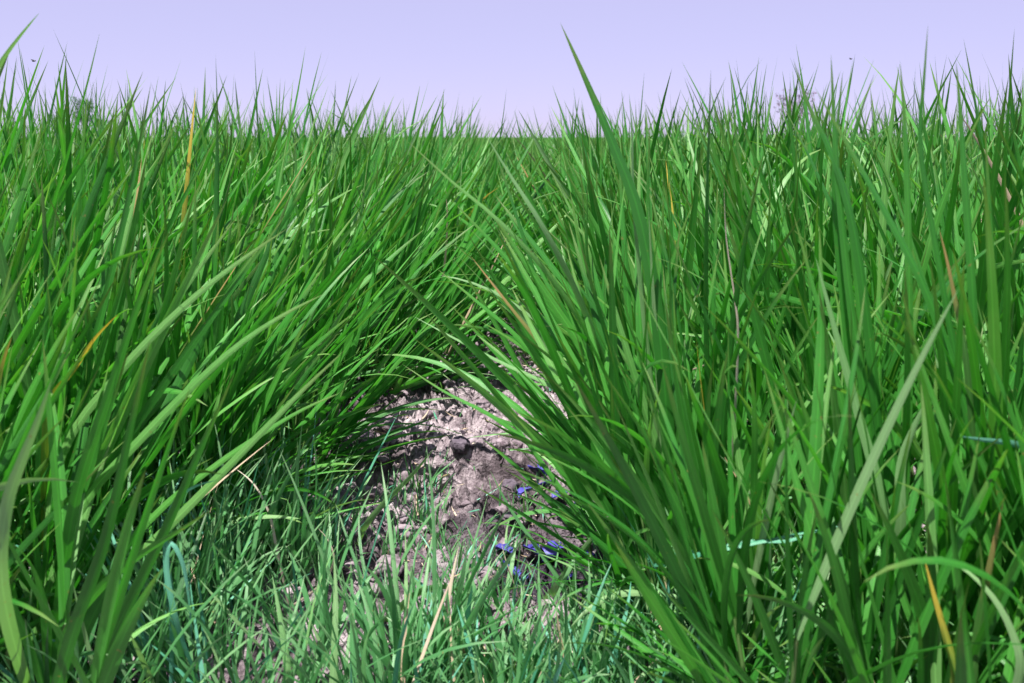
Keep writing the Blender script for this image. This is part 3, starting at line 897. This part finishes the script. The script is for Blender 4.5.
q = np.random.default_rng(21)
x, y, z = on_ground(426, 432)
o = link_mesh('soil_clod', ico_mesh('soil_clod', q, .040, .75, M_CLOD_DARK, 4, .45)); o.location = (x, y, z + .012)
tag(o, 'big crumbly dark violet grey clod at the left of the sunlit soil', 'soil clod')
clods = [(443, 452, .010), (470, 455, .012), (405, 460, .014), (500, 470, .016), (385, 470, .013), (460, 480, .014), (400, 480, .011), (520, 470, .012), (372, 498, .015), (430, 478, .012),
         (390, 440, .016), (480, 410, .017), (515, 420, .015), (450, 405, .014), (360, 480, .014), (350, 505, .012), (415, 500, .010), (505, 488, .013), (370, 590, .013), (395, 560, .011),
         (420, 610, .014), (355, 575, .010), (435, 625, .012), (470, 400, .011), (500, 405, .010), (340, 540, .012), (530, 450, .012), (365, 520, .009), (480, 470, .009), (545, 440, .012)]
clods += [(q.uniform(345, 560), 395 + 190 * q.uniform() ** 1.3, q.uniform(.006, .017)) for _ in range(55)]
for i, (px, py, r) in enumerate(clods):
    r *= 1.55 if i % 5 == 0 else 1.15
    x, y, z = on_ground(px, py)
    o = link_mesh('soil_clod', ico_mesh('soil_clod', q, r, q.uniform(.55, .85), M_CLOD if q.uniform() < .7 else M_CLOD_DARK, 3)); o.location = (x, y, z + r * .25)
    o.rotation_euler = (0, 0, q.uniform(0, 6.28))
    tag(o, 'small rough lump of dry lilac grey soil on the path', 'soil clod', 'small soil clods on the path')

# fine litter: crumbs, chaff and cut straw, nobody could count it
def litter():
    q = np.random.default_rng(8)
    nb = 420
    y = q.uniform(1.0, 2.6, nb)
    x = path_c(y) + q.normal(0, .17, nb)
    base = np.column_stack([x, y, ground_z(x, y) + .006])
    P, S = curve_leaves(base, q.uniform(0, 6.28, nb), q.uniform(1.25, 1.62, nb), q.normal(0, .25, nb), q.uniform(.012, .06, nb), 4, 1.3, q.uniform(-1, 1, nb), q.uniform(-1, 1, nb))
    Wd = q.uniform(.0012, .004, nb)[:, None] * profile(4, nb, 0, .8)
    V, F, C, bi = strips(P, S, Wd, np.full(nb, .2), q.uniform(0, 1, nb))
    mk = np.where(q.uniform(size=nb) < .55, DRY, np.where(q.uniform(size=nb) < .5, GRASS, TEAL))
    o = link_mesh('plant_litter', np_mesh('plant_litter', V, F, LEAF_MATS, C, mk[bi]))
    tag(o, 'scattered bits of dry straw and cut grass on the soil', 'litter', kind='stuff')
litter()

def scrap_mesh(q, L, wd):
    n, k = 12, 7
    s = np.linspace(0, 1, n)[:, None]; u = np.linspace(-1, 1, k)[None]
    w = wd * (np.sin(np.pi * np.clip(s * .96 + .02, 0, 1)) ** .65) * (1 + .18 * np.sin(s * 17 + q.uniform(0, 6)))
    X = (s - .5) * L + 0 * u
    Y = w * u * .5 + .2 * L * np.sin(s * 2 + q.uniform(0, 3))
    Z = .5 * wd * (u ** 2) * q.uniform(.2, .6) + .12 * L * np.sin(s * np.pi * q.uniform(.8, 1.6)) + .04 * wd * np.sin(s * 20 + u * 3)
    V = np.stack([X, Y, Z], 2).reshape(-1, 3)
    F = strip_pattern(n, k)
    th = .0009
    V2 = np.vstack([V, V - [0, 0, th]])
    m = n * k
    ring = list(range(k)) + [i * k + k - 1 for i in range(1, n)] + [m - 1 - i for i in range(1, k)] + [i * k for i in range(n - 2, 0, -1)]
    side = np.array([[ring[i], ring[(i + 1) % len(ring)], ring[(i + 1) % len(ring)] + m, ring[i] + m] for i in range(len(ring))])
    return np_mesh('blue_leaf', V2, np.vstack([F, F[:, ::-1] + m, side[:, ::-1]]), [M_BLUE])
scraps = [(548, 518, .045, .018), (578, 527, .03, .017), (549, 551, .05, .026), (533, 568, .042, .024), (527, 512, .03, .016), (512, 596, .04, .02), (537, 498, .035, .015), (586, 562, .03, .014), (505, 575, .035, .018), (560, 507, .025, .014), (522, 585, .03, .018), (566, 545, .025, .015)]
q = np.random.default_rng(12)
for i, (px, py, L_, w_) in enumerate(scraps):
    x, y, z = on_ground(px, py)
    o = link_mesh('blue_leaf', scrap_mesh(q, L_ * 1.1, w_ * 1.2)); o.location = (x, y, z + .010)
    o.rotation_euler = (q.normal(0, .3), q.normal(0, .25), q.uniform(0, 6.28))
    tag(o, 'violet blue leaf scrap lying in the dark hollow by the right-hand rice', 'leaf scrap', 'blue leaf scraps in the dark hollow')

# ------------------------------------------------------------------ far trees and insects
def far_tree(px, top, Y, hw, label, leafmat, q, dens):
    p = at(px, 137, Y)
    hgt = (137 - top) / FPX * Y + .62
    root = empty('tree', (p[0], p[1], -0.05))
    tag(root, label, 'tree')
    s = np.linspace(0, 1, 7)[:, None]
    tr = np.array([[0, 0, 0]]) + s * np.array([[.1, .1, hgt * .8]]) + .08 * np.sin(s * 5) * [[1, .5, 0]]
    Vs, Fs, Cs, off = [], [], [], 0
    def addt(P, r):
        nonlocal off
        V, F, C = tube(P, r, .5, 7); Vs.append(V); Fs.append(F + off); Cs.append(C); off += len(V)
    addt(tr, np.linspace(.16, .03, 7) * hgt / 4)
    wr = hw / FPX * Y
    ends = []
    for b in range(16):
        h0 = q.uniform(.3, .8); st = np.array([.1, .1, .8 * hgt]) * h0
        a = q.uniform(0, 6.28)
        en = np.array([wr * q.uniform(.4, 1) * math.cos(a), wr * q.uniform(.4, 1) * math.sin(a), hgt * q.uniform(.55, .98)])
        addt(st + (en - st) * s + np.array([0, 0, .1]) * np.sin(s * 3.1), np.linspace(.05, .012, 7) * hgt / 4); ends.append(en)
    link_mesh('trunk', np_mesh('trunk', np.concatenate(Vs), np.concatenate(Fs), [M_BARK]), root)
    c = np.array(ends)[q.integers(0, len(ends), dens)] + q.normal(0, wr * .22, (dens, 3))
    B_ = len(c); r = q.uniform(.06, .15, B_) * hgt / 4
    d1 = q.normal(size=(B_, 3)); d1 /= np.linalg.norm(d1, axis=1, keepdims=True)
    d2 = np.cross(d1, q.normal(size=(B_, 3))); d2 /= np.linalg.norm(d2, axis=1, keepdims=True)
    V = np.stack([c - d1 * r[:, None], c - d2 * r[:, None] * .5, c + d1 * r[:, None], c + d2 * r[:, None] * .5], 1).reshape(-1, 3)
    link_mesh('crown', np_mesh('crown', V, np.arange(B_ * 4).reshape(-1, 4), [leafmat], None, None, False), root)
q = np.random.default_rng(3)
far_tree(795, 94, 130, 18, 'small hazy purple brown tree on the horizon behind the right-hand rice', M_TREE, q, 500)
far_tree(86, 101, 140, 10, 'small hazy dark green tree on the horizon behind the left-hand rice', M_TREEG, q, 900)
far_tree(57, 112, 150, 8, 'lower of the two far trees behind the left-hand rice', M_TREEG, q, 700)

def insect(px, py, Y, r, label):
    p = at(px, py, Y)
    root = empty('flying_insect', p)
    tag(root, label, 'insect')
    s = np.linspace(-1, 1, 9)
    P = np.column_stack([s * r, 0 * s, .15 * r * s])
    rad = r * .38 * np.sqrt(np.clip(1.02 - s ** 2, 0, 1)) * (1 - .3 * np.exp(-((s - .35) / .1) ** 2))
    V, F, C = tube(P, rad, .5, 8)
    link_mesh('body', np_mesh('body', V, F, [M_INSECT]), root)
    for sg in (-1, 1):
        t = np.linspace(0, 1, 6)
        Pw = np.column_stack([-t * r * 1.2, sg * t * r * .9, .2 * r + t * r * .5])
        V, F, C, _ = strips(Pw[None], np.tile([[.3, -sg * .4, .86]], (6, 1))[None], (r * .6 * np.sin(np.pi * (t * .9 + .07)))[None], np.array([.1]), np.array([.5]))
        link_mesh('wing', np_mesh('wing', V, F, [M_WING]), root)
insect(851, 59, 1.6, .0022, 'tiny dark fly in the sky above the right-hand rice')
insect(34, 61, 1.5, .0030, 'tiny dark fly by the blade tips at the upper left')
